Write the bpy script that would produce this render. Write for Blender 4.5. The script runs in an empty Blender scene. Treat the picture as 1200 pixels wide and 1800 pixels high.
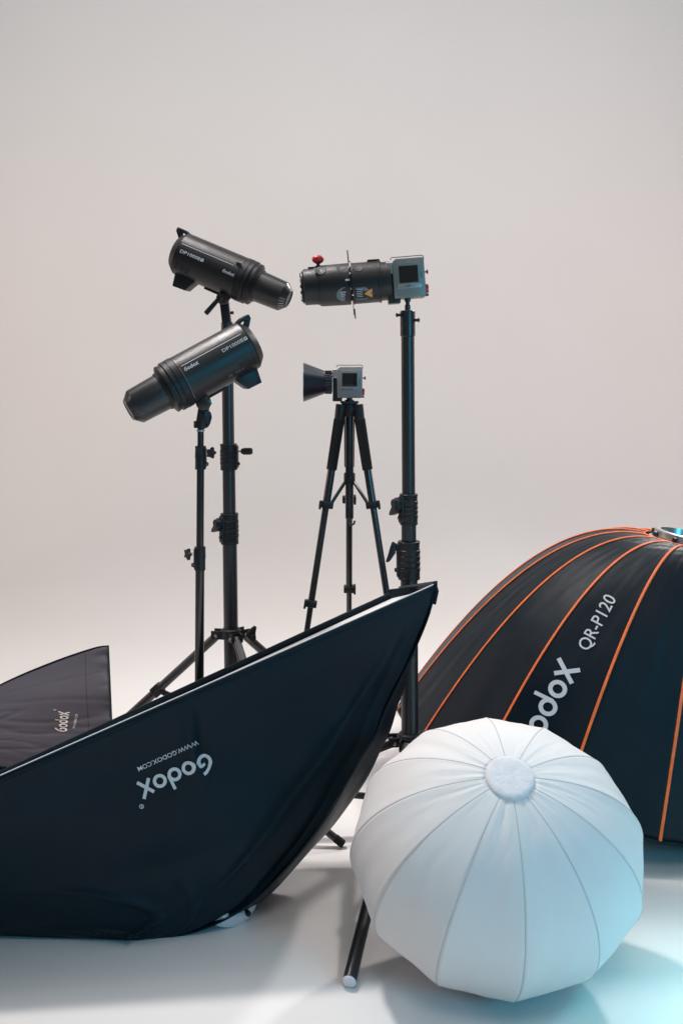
import bpy, bmesh, math, random
from mathutils import Vector, Matrix, noise
from mathutils.bvhtree import BVHTree
random.seed(7)
R = math.radians
sc = bpy.context.scene
col = sc.collection

# ------------------------------------------------------------------ camera
F, HOR, EYE = 1750.0, 650.0, 0.95
cd = bpy.data.cameras.new('camera'); cam = bpy.data.objects.new('camera', cd); col.objects.link(cam)
cam.location = (0, 0, EYE); cam.rotation_euler = (R(90), 0, 0)
cd.sensor_fit = 'VERTICAL'; cd.sensor_height = 36; cd.lens = 35; cd.shift_y = -(900-HOR)/1800
cd.clip_end = 60; cd.clip_start = 0.05
sc.camera = cam

# ------------------------------------------------------------------ world, lamps, exposure
w = bpy.data.worlds.new('World'); sc.world = w; w.use_nodes = True
w.node_tree.nodes['Background'].inputs[0].default_value = (0.92, 0.96, 1.0, 1)
w.node_tree.nodes['Background'].inputs[1].default_value = 0.14

def area(name, loc, target, size, power, color, size_y=None, spread=180):
    l = bpy.data.lights.new(name, 'AREA'); l.energy = power; l.color = color
    l.shape = 'RECTANGLE'; l.size = size; l.size_y = size_y or size; l.spread = R(spread)
    o = bpy.data.objects.new(name, l); col.objects.link(o); o.location = loc
    o.rotation_euler = (Vector(target)-Vector(loc)).to_track_quat('-Z', 'Y').to_euler()
    return o
area('left_key_lamp', (-0.68, 2.42, 2.7), (0.05, 1.7, 0.1), 0.18, 16, (1.0, 0.94, 0.91), spread=110)
area('right_key_lamp', (1.75, 4.1, 2.75), (0.5, 1.6, 0.0), 0.24, 12, (1.0, 0.96, 0.95), spread=90)
area('top_lamp', (0.0, 1.5, 3.0), (0, 2.0, 0.3), 1.4, 7.5, (1.0, 0.94, 0.92))
area('added_wall_light', (0.0, 2.4, 3.1), (0.0, 4.9, 0.4), 5.5, 50, (1.0, 0.95, 0.93), size_y=1.0)  # unseen area light added to brighten the backdrop
area('added_wall_top_light', (0.0, 1.9, 4.4), (0.0, 4.9, 2.6), 4.0, 11, (0.78, 0.93, 1.0), size_y=1.2)  # added out of frame to cool the top of the backdrop
area('added_peach_left', (-2.7, 3.1, 1.2), (0.8, 4.9, 1.3), 0.7, 8.5, (1.0, 0.70, 0.54), spread=120)  # added beside the frame to warm the middle of the backdrop
area('added_peach_right', (2.7, 3.1, 1.2), (-0.6, 4.9, 1.3), 0.7, 8.5, (1.0, 0.68, 0.60), spread=120)  # pinker counterpart, also added for the backdrop's warm tone
area('cyan_lamp', (0.98, 1.16, 0.95), (0.82, 1.28, 0.0), 0.22, 2.3, (0.14, 0.84, 1.0), spread=56)
area('teal_fill_lamp', (1.7, -0.4, 1.1), (-0.4, 1.8, 0.5), 0.6, 24, (0.02, 0.55, 0.88))
area('pink_fill_lamp', (-1.9, 1.75, 1.3), (-0.55, 2.15, 0.25), 0.5, 1.0, (1.0, 0.74, 0.86), spread=50)
area('added_front_fill', (0.25, -0.2, 2.6), (0.25, 1.45, 0.0), 0.8, 1.5, (1.0, 0.95, 0.93), spread=60)  # added neutral fill that lifts the front floor and lantern
sc.view_settings.view_transform = 'Standard'; sc.view_settings.look = 'None'
sc.view_settings.exposure = 0.0; sc.view_settings.gamma = 1.0

# ------------------------------------------------------------------ materials
def mat(name, c, rough=0.5, metal=0.0, bump=0.0, bscale=200, var=0.0, vscale=6, coat=0.0, weave=0, sheen=0.0, spec=0.5, trans=0.0, rvar=0.0):
    m = bpy.data.materials.new(name); m.use_nodes = True
    nt = m.node_tree; b = nt.nodes['Principled BSDF']
    c = tuple(c)+(1,)
    b.inputs['Base Color'].default_value = c; b.inputs['Roughness'].default_value = rough
    b.inputs['Metallic'].default_value = metal; b.inputs['Specular IOR Level'].default_value = spec
    b.inputs['Coat Weight'].default_value = coat; b.inputs['Sheen Weight'].default_value = sheen
    tc = nt.nodes.new('ShaderNodeTexCoord')
    if var or rvar:
        n = nt.nodes.new('ShaderNodeTexNoise'); n.inputs['Scale'].default_value = vscale; n.inputs['Detail'].default_value = 6
        n.inputs['Roughness'].default_value = 0.6
        nt.links.new(tc.outputs['Object'], n.inputs['Vector'])
    if var:
        r = nt.nodes.new('ShaderNodeMapRange'); r.inputs[1].default_value = 0.3; r.inputs[2].default_value = 0.7
        r.inputs[3].default_value = 1-var; r.inputs[4].default_value = 1+var
        nt.links.new(n.outputs['Fac'], r.inputs[0])
        mx = nt.nodes.new('ShaderNodeVectorMath'); mx.operation = 'SCALE'; mx.inputs[0].default_value = c[:3]
        nt.links.new(r.outputs[0], mx.inputs['Scale']); nt.links.new(mx.outputs[0], b.inputs['Base Color'])
    if rvar:
        r = nt.nodes.new('ShaderNodeMapRange'); r.inputs[1].default_value = 0.3; r.inputs[2].default_value = 0.7
        r.inputs[3].default_value = max(0, rough-rvar); r.inputs[4].default_value = min(1, rough+rvar)
        nt.links.new(n.outputs['Fac'], r.inputs[0]); nt.links.new(r.outputs[0], b.inputs['Roughness'])
    prev = None
    if weave:
        for axis in ('X', 'Z'):
            wv = nt.nodes.new('ShaderNodeTexWave'); wv.wave_type = 'BANDS'; wv.bands_direction = axis
            wv.inputs['Scale'].default_value = weave; wv.inputs['Distortion'].default_value = 1.5
            nt.links.new(tc.outputs['Object'], wv.inputs['Vector'])
            bp = nt.nodes.new('ShaderNodeBump'); bp.inputs['Strength'].default_value = 0.12; bp.inputs['Distance'].default_value = 0.0004
            nt.links.new(wv.outputs['Fac'], bp.inputs['Height'])
            if prev: nt.links.new(prev.outputs[0], bp.inputs['Normal'])
            prev = bp
    if bump:
        n2 = nt.nodes.new('ShaderNodeTexNoise'); n2.inputs['Scale'].default_value = bscale; n2.inputs['Detail'].default_value = 4
        nt.links.new(tc.outputs['Object'], n2.inputs['Vector'])
        bp = nt.nodes.new('ShaderNodeBump'); bp.inputs['Strength'].default_value = bump; bp.inputs['Distance'].default_value = 0.001
        nt.links.new(n2.outputs['Fac'], bp.inputs['Height'])
        if prev: nt.links.new(prev.outputs[0], bp.inputs['Normal'])
        prev = bp
    if prev: nt.links.new(prev.outputs[0], b.inputs['Normal'])
    if trans:
        t = nt.nodes.new('ShaderNodeBsdfTranslucent'); t.inputs[0].default_value = c
        ms = nt.nodes.new('ShaderNodeMixShader'); ms.inputs[0].default_value = trans
        out = nt.nodes['Material Output']
        nt.links.new(b.outputs[0], ms.inputs[1]); nt.links.new(t.outputs[0], ms.inputs[2]); nt.links.new(ms.outputs[0], out.inputs[0])
    return m
M = dict(
 paper=mat('white_backdrop', (0.78, 0.765, 0.75), 0.55, bump=0.15, bscale=14, var=0.02, vscale=1.3, rvar=0.08, spec=0.35),
 metal=mat('black_painted_metal', (0.018, 0.019, 0.022), 0.34, bump=0.05, bscale=300, spec=0.6, rvar=0.05, vscale=30),
 gloss=mat('gloss_black_tube', (0.012, 0.012, 0.014), 0.22, spec=0.7, rvar=0.05, vscale=25),
 plastic=mat('black_moulded_plastic', (0.012, 0.013, 0.016), 0.42, bump=0.2, bscale=900, spec=0.35, var=0.12, vscale=40),
 rubber=mat('black_foam_rubber', (0.010, 0.010, 0.011), 0.85, bump=0.5, bscale=700, spec=0.3),
 housing=mat('dark_textured_housing', (0.013, 0.012, 0.013), 0.34, bump=0.35, bscale=1100, spec=0.45, rvar=0.05, vscale=20),
 dark=mat('deep_black', (0.004, 0.004, 0.005), 0.6),
 nylon=mat('black_nylon_cloth', (0.003, 0.013, 0.021), 0.40, bump=0.5, bscale=22, weave=420, spec=0.15, var=0.15, vscale=5, rvar=0.08),
 greynylon=mat('grey_nylon_cloth', (0.044, 0.045, 0.056), 0.62, bump=0.4, bscale=30, weave=420, spec=0.4, var=0.10, vscale=6),
 octa=mat('glossy_black_ripstop', (0.004, 0.010, 0.016), 0.40, bump=0.32, bscale=24, weave=350, spec=0.2, var=0.12, vscale=7, rvar=0.09),
 orange=mat('orange_piping', (0.85, 0.16, 0.035), 0.55, bump=0.5, bscale=420, var=0.16, vscale=45),
 white=mat('white_diffuser_cloth', (0.80, 0.80, 0.80), 0.7, bump=0.25, bscale=40, weave=500, trans=0.15),
 lantern=mat('white_lantern_cloth', (0.80, 0.80, 0.80), 0.62, bump=0.14, bscale=30, weave=520, trans=0.12, var=0.015, vscale=12, spec=0.4),
 seam=mat('grey_seam_thread', (0.50, 0.52, 0.54), 0.8),
 fuzz=mat('white_hook_and_loop', (0.72, 0.73, 0.76), 0.95, bump=1.0, bscale=700, var=0.08, vscale=90, sheen=0.4),
 print=mat('white_print', (0.72, 0.72, 0.74), 0.6),
 greyprint=mat('silver_grey_print', (0.55, 0.57, 0.60), 0.5, var=0.05, vscale=50),
 cream=mat('cream_print', (0.62, 0.58, 0.52), 0.6),
 dimprint=mat('dim_grey_print', (0.16, 0.17, 0.19), 0.6),
 silver=mat('silver_grey_alloy', (0.22, 0.225, 0.22), 0.42, metal=0.3, bump=0.15, bscale=900, var=0.04, vscale=40),
 lightsilver=mat('bright_alloy', (0.45, 0.45, 0.44), 0.3, metal=0.7),
 chrome=mat('polished_steel', (0.7, 0.7, 0.7), 0.2, metal=1.0),
 screen=mat('black_display_glass', (0.006, 0.006, 0.008), 0.12, spec=0.7, coat=0.5),
 red=mat('red_plastic', (0.55, 0.02, 0.02), 0.4, bump=0.2, bscale=400),
 warn=mat('orange_warning_print', (0.80, 0.30, 0.06), 0.5),
 anod=mat('dark_blue_spun_reflector', (0.05, 0.055, 0.07), 0.32, metal=0.8, bump=0.1, bscale=300),
 whiteplastic=mat('white_plastic', (0.66, 0.67, 0.72), 0.4),
)

# ------------------------------------------------------------------ helpers
def at(px, py, Y):
    return Vector(((px-600)/F*Y, Y, EYE-(py-HOR)/F*Y))
def frame(o, z, x=None):
    z = Vector(z).normalized()
    x = Vector(x) if x is not None else (Vector((1, 0, 0)) if abs(z.x) < 0.9 else Vector((0, 0, 1)))
    x = (x-z*x.dot(z)).normalized(); y = z.cross(x)
    m = Matrix((x, y, z)).transposed().to_4x4(); m.translation = Vector(o); return m
class MB:
    def __init__(s): s.v = []; s.f = []
    def add(s, vs, fs, m=None):
        k = len(s.v)
        s.v += [(m @ Vector(v)) if m else Vector(v) for v in vs]
        s.f += [tuple(i+k for i in f) for f in fs]; return s
    def bm(s, b, m=None):
        b.verts.ensure_lookup_table(); b.verts.index_update()
        s.add([v.co.copy() for v in b.verts], [[v.index for v in f.verts] for f in b.faces], m); b.free(); return s
    def lathe(s, prof, m=None, n=32, closed=False):       # prof: (z, r) along +z
        vs = []; fs = []
        for z, r in prof:
            for i in range(n):
                a = 2*math.pi*i/n; vs.append((r*math.cos(a), r*math.sin(a), z))
        L = len(prof)
        for j in range(L-1):
            for i in range(n):
                k = (i+1) % n
                fs.append((j*n+i, j*n+k, (j+1)*n+k, (j+1)*n+i))
        fs.append(tuple(range(n-1, -1, -1))); fs.append(tuple((L-1)*n+i for i in range(n)))
        return s.add(vs, fs, m)
    def cyl(s, p, q, r, r2=None, n=20, c=None):
        p = Vector(p); q = Vector(q); L = (q-p).length; r2 = r if r2 is None else r2
        c = min(r, r2, L*0.5)*0.12 if c is None else c
        return s.lathe([(0, r-c), (c, r), (L-c, r2), (L, r2-c)], frame(p, q-p), n)
    def box(s, size, m=None, bev=0.0, seg=2):
        b = bmesh.new(); bmesh.ops.create_cube(b, size=1)
        for v in b.verts: v.co = Vector((v.co.x*size[0], v.co.y*size[1], v.co.z*size[2]))
        if bev: bmesh.ops.bevel(b, geom=list(b.edges), offset=bev, segments=seg, affect='EDGES', profile=0.5)
        return s.bm(b, m)
    def prism(s, pts, t, m=None, bev=0.0):                # outline in xy, thickness along z (centred)
        b = bmesh.new(); vs = [b.verts.new((x, y, -t/2)) for x, y in pts]
        f = b.faces.new(vs); r = bmesh.ops.extrude_face_region(b, geom=[f])
        for g in r['geom']:
            if isinstance(g, bmesh.types.BMVert): g.co.z += t
        bmesh.ops.recalc_face_normals(b, faces=b.faces)
        if bev: bmesh.ops.bevel(b, geom=list(b.edges), offset=bev, segments=2, affect='EDGES', profile=0.5)
        return s.bm(b, m)
    def ball(s, c, r, sc3=(1, 1, 1), n=16, m=None):
        b = bmesh.new(); bmesh.ops.create_uvsphere(b, u_segments=n, v_segments=n//2+2, radius=r)
        T = Matrix.Translation(Vector(c)) @ Matrix.Diagonal((*sc3, 1))
        return s.bm(b, (m @ T) if m else T)
    def path(s, pts, r, n=8, flat=1.0, nrm=None):
        pts = [Vector(p) for p in pts]; L = len(pts); vs = []; fs = []
        for j, p in enumerate(pts):
            t = (pts[min(j+1, L-1)]-pts[max(j-1, 0)]).normalized()
            up = nrm[j] if nrm else Vector((0.13, 0.2, 1))
            u = (up-t*up.dot(t)).normalized(); v = t.cross(u)
            for i in range(n):
                a = 2*math.pi*i/n; vs.append(p+u*math.cos(a)*r*flat+v*math.sin(a)*r)
        for j in range(L-1):
            for i in range(n):
                k = (i+1) % n; fs.append((j*n+i, j*n+k, (j+1)*n+k, (j+1)*n+i))
        fs.append(tuple(range(n-1, -1, -1))); fs.append(tuple((L-1)*n+i for i in range(n)))
        return s.add(vs, fs)
    def grid(s, rows):
        n = len(rows[0]); vs = [p for r in rows for p in r]; fs = []
        for j in range(len(rows)-1):
            for i in range(n-1): fs.append((j*n+i, j*n+i+1, (j+1)*n+i+1, (j+1)*n+i))
        return s.add(vs, fs)
INV = [Matrix()]
def thing(name, label, cat, m, group=None):
    o = bpy.data.objects.new(name, None); col.objects.link(o)
    if not isinstance(m, Matrix): m = Matrix.Translation(Vector(m))
    o.matrix_world = m; o['label'] = label; o['category'] = cat; o.empty_display_size = 0.05
    if group: o['group'] = group
    INV[0] = m.inverted(); return o
def part(name, mb, m, parent, local=False, smooth=35, label=None, solid=0.0, kind=None):
    me = bpy.data.meshes.new(name); T = Matrix() if local else INV[0]
    me.from_pydata([T @ v for v in mb.v], [], mb.f)
    b = bmesh.new(); b.from_mesh(me); bmesh.ops.recalc_face_normals(b, faces=b.faces); b.to_mesh(me); b.free()
    me.shade_smooth(); me.set_sharp_from_angle(angle=R(smooth)); me.materials.append(m)
    o = bpy.data.objects.new(name, me); col.objects.link(o); o.parent = parent
    if label: o['label'] = label
    if kind: o['kind'] = kind
    if solid:
        md = o.modifiers.new('thickness', 'SOLIDIFY'); md.thickness = solid; md.offset = 0
    return o
def spline(pts, n):
    pts = [Vector(p) for p in pts]
    P = [pts[0]*2-pts[1]]+pts+[pts[-1]*2-pts[-2]]
    dense = []
    for i in range(1, len(P)-2):
        for k in range(20):
            t = k/20; a, b, c, d = P[i-1:i+3]
            dense.append(0.5*((2*b)+(c-a)*t+(2*a-5*b+4*c-d)*t*t+(3*b-a-3*c+d)*t**3))
    dense.append(pts[-1])
    L = [0]
    for i in range(1, len(dense)): L.append(L[-1]+(dense[i]-dense[i-1]).length)
    out = []; j = 0
    for k in range(n+1):
        s = L[-1]*k/n
        while j < len(L)-2 and L[j+1] < s: j += 1
        t = (s-L[j])/max(1e-9, L[j+1]-L[j]); out.append(dense[j].lerp(dense[j+1], min(1, max(0, t))))
    return out

# lettering -------------------------------------------------------
def text2d(s, size=1.0, sx=1.0, bold=0.0, cell=0.0):
    cu = bpy.data.curves.new('t', 'FONT'); cu.body = s; cu.size = size/0.73; cu.offset = bold; cu.resolution_u = 3
    o = bpy.data.objects.new('t', cu); col.objects.link(o)
    me = bpy.data.meshes.new_from_object(o.evaluated_get(bpy.context.evaluated_depsgraph_get()))
    bpy.data.objects.remove(o)
    b = bmesh.new(); b.from_mesh(me); bpy.data.meshes.remove(me)
    if cell:
        xs = [v.co.x for v in b.verts]
        x = min(xs)+cell
        while x < max(xs):
            bmesh.ops.bisect_plane(b, geom=b.verts[:]+b.edges[:]+b.faces[:], plane_co=(x, 0, 0), plane_no=(1, 0, 0)); x += cell
        y = cell
        while y < size:
            bmesh.ops.bisect_plane(b, geom=b.verts[:]+b.edges[:]+b.faces[:], plane_co=(0, y, 0), plane_no=(0, 1, 0)); y += cell
    b.verts.index_update()
    vs = [(v.co.x*sx, v.co.y, 0) for v in b.verts]; fs = [[v.index for v in f.verts] for f in b.faces]; b.free()
    wd = max(v[0] for v in vs); return vs, fs, wd
def strip2d(acc, pts, th, lay):
    vs, fs = acc; k = len(vs); n = len(pts)
    for i, (x, y) in enumerate(pts):
        a = pts[max(0, i-1)]; c = pts[min(n-1, i+1)]
        dx, dy = c[0]-a[0], c[1]-a[1]; l = math.hypot(dx, dy) or 1
        if n > 8 and math.hypot(pts[0][0]-pts[-1][0], pts[0][1]-pts[-1][1]) < 1e-6 and i in (0, n-1):
            a = pts[-2]; c = pts[1]; dx, dy = c[0]-a[0], c[1]-a[1]; l = math.hypot(dx, dy)
        vs.append((x-dy/l*th/2, y+dx/l*th/2, lay)); vs.append((x+dy/l*th/2, y-dx/l*th/2, lay))
    for i in range(n-1): fs.append((k+2*i, k+2*i+1, k+2*i+3, k+2*i+2))
def arc(cx, cy, rx, ry, a0, a1, n=22):
    return [(cx+rx*math.cos(R(a0+(a1-a0)*i/n)), cy+ry*math.sin(R(a0+(a1-a0)*i/n))) for i in range(n+1)]
def seg(p, q, n=4): return [(p[0]+(q[0]-p[0])*i/n, p[1]+(q[1]-p[1])*i/n) for i in range(n+1)]
def logo2d(reg=True):
    """rounded wordmark, x-height 1, returns verts, faces, width"""
    acc = ([], []); th = 0.24; r = 0.5-th/2
    strip2d(acc, [(0.98, 1.36), (0.72, 1.30), (0.42, 1.08)]+arc(0.56, 0.56, 0.44, 0.44, 140, 395, 26), th, 0)
    strip2d(acc, seg((0.60, 0.70), (0.98, 0.80)), th*0.9, 0.3)
    strip2d(acc, arc(1.74, 0.5, r, r, 0, 360, 26), th, 0)
    strip2d(acc, arc(2.84, 0.5, r, r, 0, 360, 26), th, 0)
    strip2d(acc, seg((3.26, 0.42), (3.22, 1.48), 6), th*0.9, 0.3)
    strip2d(acc, arc(3.98, 0.5, r, r, 0, 360, 26), th, 0)
    strip2d(acc, seg((4.62, -0.02), (5.52, 1.20), 6), th, 0.3)
    strip2d(acc, seg((4.66, 1.04), (5.50, -0.06), 6), th, 0)
    if reg:
        strip2d(acc, arc(5.9, 1.62, 0.14, 0.14, 0, 360, 14), 0.05, 0)
        strip2d(acc, seg((5.86, 1.54), (5.86, 1.70)), 0.04, 0.3); strip2d(acc, arc(5.88, 1.66, 0.04, 0.04, 90, -90, 6), 0.03, 0); strip2d(acc, seg((5.90, 1.60), (5.95, 1.54)), 0.03, 0.3)
    return acc[0], acc[1], 5.55
def drape(shape, bvh, o, r, u, Y=None, off=0.0012, ox=0, oy=0):
    """print a flat shape onto a cloth surface: o origin pixel, r / u vectors for one unit along / up"""
    vs, fs, _ = shape; out = []; ok = []
    eye = Vector((0, 0, EYE))
    for x, y, l in vs:
        px = o[0]+(x+ox)*r[0]+(y+oy)*u[0]; py = o[1]+(x+ox)*r[1]+(y+oy)*u[1]
        d = Vector(((px-600)/F, 1, -(py-HOR)/F)).normalized()
        loc, nrm, idx, dist = bvh.ray_cast(eye, d)
        if loc is None: loc = eye+d*2; nrm = -d
        if nrm.dot(d) > 0: nrm = -nrm
        out.append(loc+nrm*(off+l*0.0006))
    return MB().add(out, fs)

# ------------------------------------------------------------------ setting: seamless white backdrop
prof = [(-4.0, 0.0), (3.0, 0.0), (3.3, 0.0)]+[(3.6+1.3*math.sin(R(a)), 1.3-1.3*math.cos(R(a))) for a in range(0, 91, 5)]+[(4.92, 2.5), (4.93, 6.0)]
b = MB().grid([[Vector((x, y, z)) for y, z in prof] for x in (-6, -3, -1, 0, 1, 3, 6)])
bd = part('backdrop', b, M['paper'], None, smooth=60); bd['kind'] = 'structure'

# ------------------------------------------------------------------ knobs and collars
def wing(m, L=0.034, W=0.016):
    b = MB(); out = [(-0.30*L, 0.25*W), (0.05*L, 0.62*W), (0.45*L, 0.55*W), (0.85*L, 0.12*W), (1.08*L, -0.25*W), (0.95*L, -0.42*W), (0.5*L, -0.38*W), (0.1*L, -0.50*W), (-0.25*L, -0.4*W)]
    b.prism(out, W*0.5, m, 0.0015); b.cyl(m @ Vector((0, 0, -W*0.2)), m @ Vector((0, 0, W*0.5)), W*0.42); return b
def star(m, r=0.010, t=0.007):
    n = 20; pts = [((r*(1+0.28*math.cos(5*2*math.pi*i/n)))*math.cos(2*math.pi*i/n), (r*(1+0.28*math.cos(5*2*math.pi*i/n)))*math.sin(2*math.pi*i/n)) for i in range(n)]
    return MB().prism(pts, t, m, 0.0012)
def collar(parent, ax, z0, z1, r, ribs=4, knob=None, kdir=(1, 0, 0), screw=True):
    """ribbed locking collar with its knob; ax(z) gives the axis point"""
    h = z1-z0; m = frame(ax(z0), ax(z1)-ax(z0))
    pr = [(0, r*0.99), (0.001, r*1.02), (0.004, r*1.02), (0.0045, r)]
    if ribs:
        for i in range(ribs):
            c = h*(0.2+0.6*(i+0.5)/ribs); d = h*0.045
            pr += [(c-d*1.6, r), (c-d, r*1.045), (c+d, r*1.045), (c+d*1.3, r*0.985)]
    else:
        pr += [(h*0.49, r), (h*0.5, r*1.05), (h*0.53, r*1.05)]
    pr += [(h-0.0045, r), (h-0.004, r*1.03), (h-0.001, r*1.03), (h, r*0.98)]
    o = part('locking_collar', MB().lathe(pr, m, 36), M['plastic'], parent)
    d = Vector(kdir).normalized(); zc = z0+h*0.72; p = ax(zc)
    up = (ax(z1)-ax(z0)).normalized()
    b = MB().box((r*0.7, r*0.9, h*0.86), frame(ax(z0+h*0.5)+d*r*0.80, up, d), 0.002)
    part('clamp_boss', b, M['plastic'], o)
    PL = 0.009 if knob == 'wing' else 0.014
    part('threaded_pin', MB().cyl(p+d*r, p+d*(r+PL), 0.0028, n=10), M['chrome'], o)
    kp = p+d*(r+PL)
    if knob == 'wing': kb = wing(frame(kp, d, Vector((-0.2, 0, 0))+(Vector((-1, 0, -0.9)) if d.x < 0 else Vector((1, 0, 0.3)))), 0.034, 0.022)
    elif knob == 'tee':
        kb = MB().prism([(-0.02, 0.004), (-0.012, 0.0095), (0.004, 0.0075), (0.019, 0.002), (0.024, -0.004), (0.022, -0.0065), (0.008, -0.005), (-0.010, -0.0045), (-0.021, -0.003)], 0.015, frame(kp, Vector((0, -1, 0.15)), Vector((-0.25, 0, -1))), 0.0022)
        kb.cyl(kp-d*0.008, kp, 0.006)
    elif knob == 'bar':
        kb = MB().box((0.026, 0.015, 0.0165), frame(kp+d*0.012, up, d), 0.005); kb.cyl(kp-d*0.003, kp+d*0.004, 0.006)
    else: kb = star(frame(kp, d+Vector((0, -0.35, 0))))
    part('knob', kb, M['plastic'], o)
    if screw:
        q = ax(z0+h*0.24); part('bolt_head', MB().lathe([(0, 0.0045), (0.004, 0.0045), (0.0055, 0.003)], frame(q+d*r*1.10, d), 12), M['metal'], o)
    return o
def leg_tube(parent, p, q, r, foot=True, square=False, mt='metal', footmat='rubber'):
    p = Vector(p); q = Vector(q); d = (q-p).normalized()
    if square:
        L = (q-p).length; b = MB().box((r*2, r*1.5, L), frame((p+q)/2, d), r*0.25)
    else: b = MB().cyl(p, q-d*0.004, r)
    o = part('leg', b, M[mt], parent)
    if foot: part('foot_cap', MB().cyl(q-d*(0.006 if footmat == 'whiteplastic' else 0.022), q, r*(1.0 if footmat == 'whiteplastic' else 1.08), n=24, c=r*0.2), M[footmat], o)
    return o
def light_stand(root, X, Y, lean, ztop, secs, hubz, lowz, legs, rleg, square=False, footmats=None):
    """secs: list of tubes (z0, z1, r)"""
    def ax(z): return Vector((X+lean*(z/ztop), Y, z))
    for z0, z1, r in secs: part('tube', MB().cyl(ax(z0), ax(z1), r, n=32), M['gloss' if r < 0.010 else 'metal'], root)
    rb = secs[-1][2]
    hub = part('leg_hub', MB().lathe([(0, rb*1.1), (0.002, rb*1.35), (0.020, rb*1.35), (0.024, rb*1.15)], frame(ax(hubz-0.006), ax(1)-ax(0)), 28), M['plastic'], root)
    low = part('brace_collar', MB().lathe([(0, rb*1.1), (0.002, rb*1.3), (0.016, rb*1.3), (0.019, rb*1.1)], frame(ax(lowz), ax(1)-ax(0)), 28), M['plastic'], root)
    for i, (ang, Rr) in enumerate(legs):
        d = Vector((math.cos(R(ang)), math.sin(R(ang)), 0)); hp = ax(hubz)+d*(rb+0.016); ft = Vector((X, Y, rleg*0.9))+d*Rr
        s = Vector((-d.y, d.x, 0))
        jaw = MB()
        for k in (-1, 1): jaw.box((0.034, 0.004, 0.020), frame(ax(hubz+0.002)+d*(rb+0.012)+s*k*(rleg+0.002), (0, 0, 1), d), 0.0015)
        jaw.box((0.012, rleg*2, 0.018), frame(ax(hubz+0.002)+d*(rb+0.003), (0, 0, 1), d), 0.0015)
        part('leg_bracket', jaw, M['plastic'], hub)
        part('rivet', MB().cyl(hp-s*(rleg+0.006), hp+s*(rleg+0.006), 0.0035, n=12), M['chrome'], hub)
        lg = leg_tube(root, hp, ft, rleg, True, square, footmat=(footmats or ['rubber']*3)[i])
        mid = hp.lerp(ft, 0.48); bp = ax(lowz+0.009)+d*(rb*1.3)
        L = (mid-bp).length
        part('brace', MB().box((0.013, 0.006, L), frame((mid+bp)/2, mid-bp, (0, 0, 1)), 0.0012), M['metal'], root)
        part('brace_clip', MB().box((0.020, rleg*2.6, rleg*2.5), frame(mid, ft-hp, s), 0.002), M['plastic'], lg)
    return ax
def zz(py, Y): return EYE-(py-HOR)/F*Y

# ---- right heavy stand
Y = 2.05; k = Y/F; X = (721-600)*k
st = thing('light_stand', 'thick black light stand at the right corner of the big dark softbox', 'light stand', (X, Y, 0), 'black light stands')
zt = zz(545, Y)
ax = light_stand(st, X, Y, -5*k, zt, [(zz(592, Y), zz(546, Y), 13.2*k), (zz(870, Y), zz(588, Y), 11.6*k), (zz(952, Y), zz(868, Y), 13*k), (0.035, zz(1016, Y), 15*k)],
                 zz(1302, Y), 0.058, [(256, 0.54), (186, 0.54), (20, 0.50)], 9.2*k, footmats=['whiteplastic', 'rubber', 'rubber'])
collar(st, ax, zz(922, Y), zz(868, Y), 15.6*k, 4, 'wing', (-1, -0.55, 0))
collar(st, ax, zz(1018, Y), zz(951, Y), 19*k, 4, 'tee', (-1, 0.0, 0))
part('spigot', MB().lathe([(0, 5*k), (0.010, 5*k), (0.011, 3.6*k), (0.016, 3.6*k), (0.018, 5.5*k), (0.026, 5.5*k)], frame(ax(zt), (0, 0, 1)), 20), M['metal'], st)
for sx, py in ((-1, 554), (1, 563)):
    p = ax(zz(py, Y)); part('grub_screw', MB().lathe([(0, 2.6*k), (5*k, 2.6*k), (7*k, 4*k), (9*k, 3*k)], frame(p+Vector((sx*12*k, -0.004, 0)), (sx, -0.2, 0)), 12), M['metal'], st)

# ---- left heavy stand
Y = 2.40; k = Y/F; X = (409-600)*k
st = thing('light_stand', 'heavy black light stand with ribbed collars, holding the upper black studio flash', 'light stand', (X, Y, 0), 'black light stands')
zt = zz(566, Y)
ax = light_stand(st, X, Y, -10*k, zt, [(zz(782, Y), zt, 10.3*k), (zz(905, Y), zz(824, Y), 11.2*k), (0.03, zz(954, Y), 12.6*k)],
                 zz(1117, Y), 0.10, [(168, 0.36), (296, 0.38), (40, 0.36)], 7.6*k)
collar(st, ax, zz(826, Y), zz(780, Y), 14.6*k, 4, 'bar', (1, -0.15, 0))
collar(st, ax, zz(956, Y), zz(902, Y), 15.4*k, 4, 'wing', (-1, -0.75, 0))
part('hub_knob', wing(frame(ax(zz(1118, Y))+Vector((0.050, -0.012, 0)), (0.6, -1, 0), (0.2, 0, 1)), 0.026, 0.020), M['plastic'], st)

# ---- left thin stand
Y = 2.03; k = Y/F; X = (349-600)*k
st = thing('light_stand', 'slim black light stand, leftmost and thinnest of the stands, holding the lower black studio flash', 'light stand', (X, Y, 0), 'black light stands')
zt = zz(738, Y)
ax = light_stand(st, X, Y, 4*k, zt, [(zz(788, Y), zt, 5.6*k), (zz(965, Y), zz(822, Y), 6.6*k), (0.03, zz(1000, Y), 7.9*k)],
                 0.195, 0.075, [(350, 0.30), (230, 0.30), (110, 0.30)], 6.5*k)
collar(st, ax, zz(825, Y), zz(784, Y), 9.4*k, 0, 'star', (1, -0.4, 0))
collar(st, ax, zz(1002, Y), zz(961, Y), 9.6*k, 0, 'star', (-1, -0.4, 0))
part('top_ring', MB().cyl(ax(zt-0.024), ax(zt-0.020), 7.2*k), M['lightsilver'], st)

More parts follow.
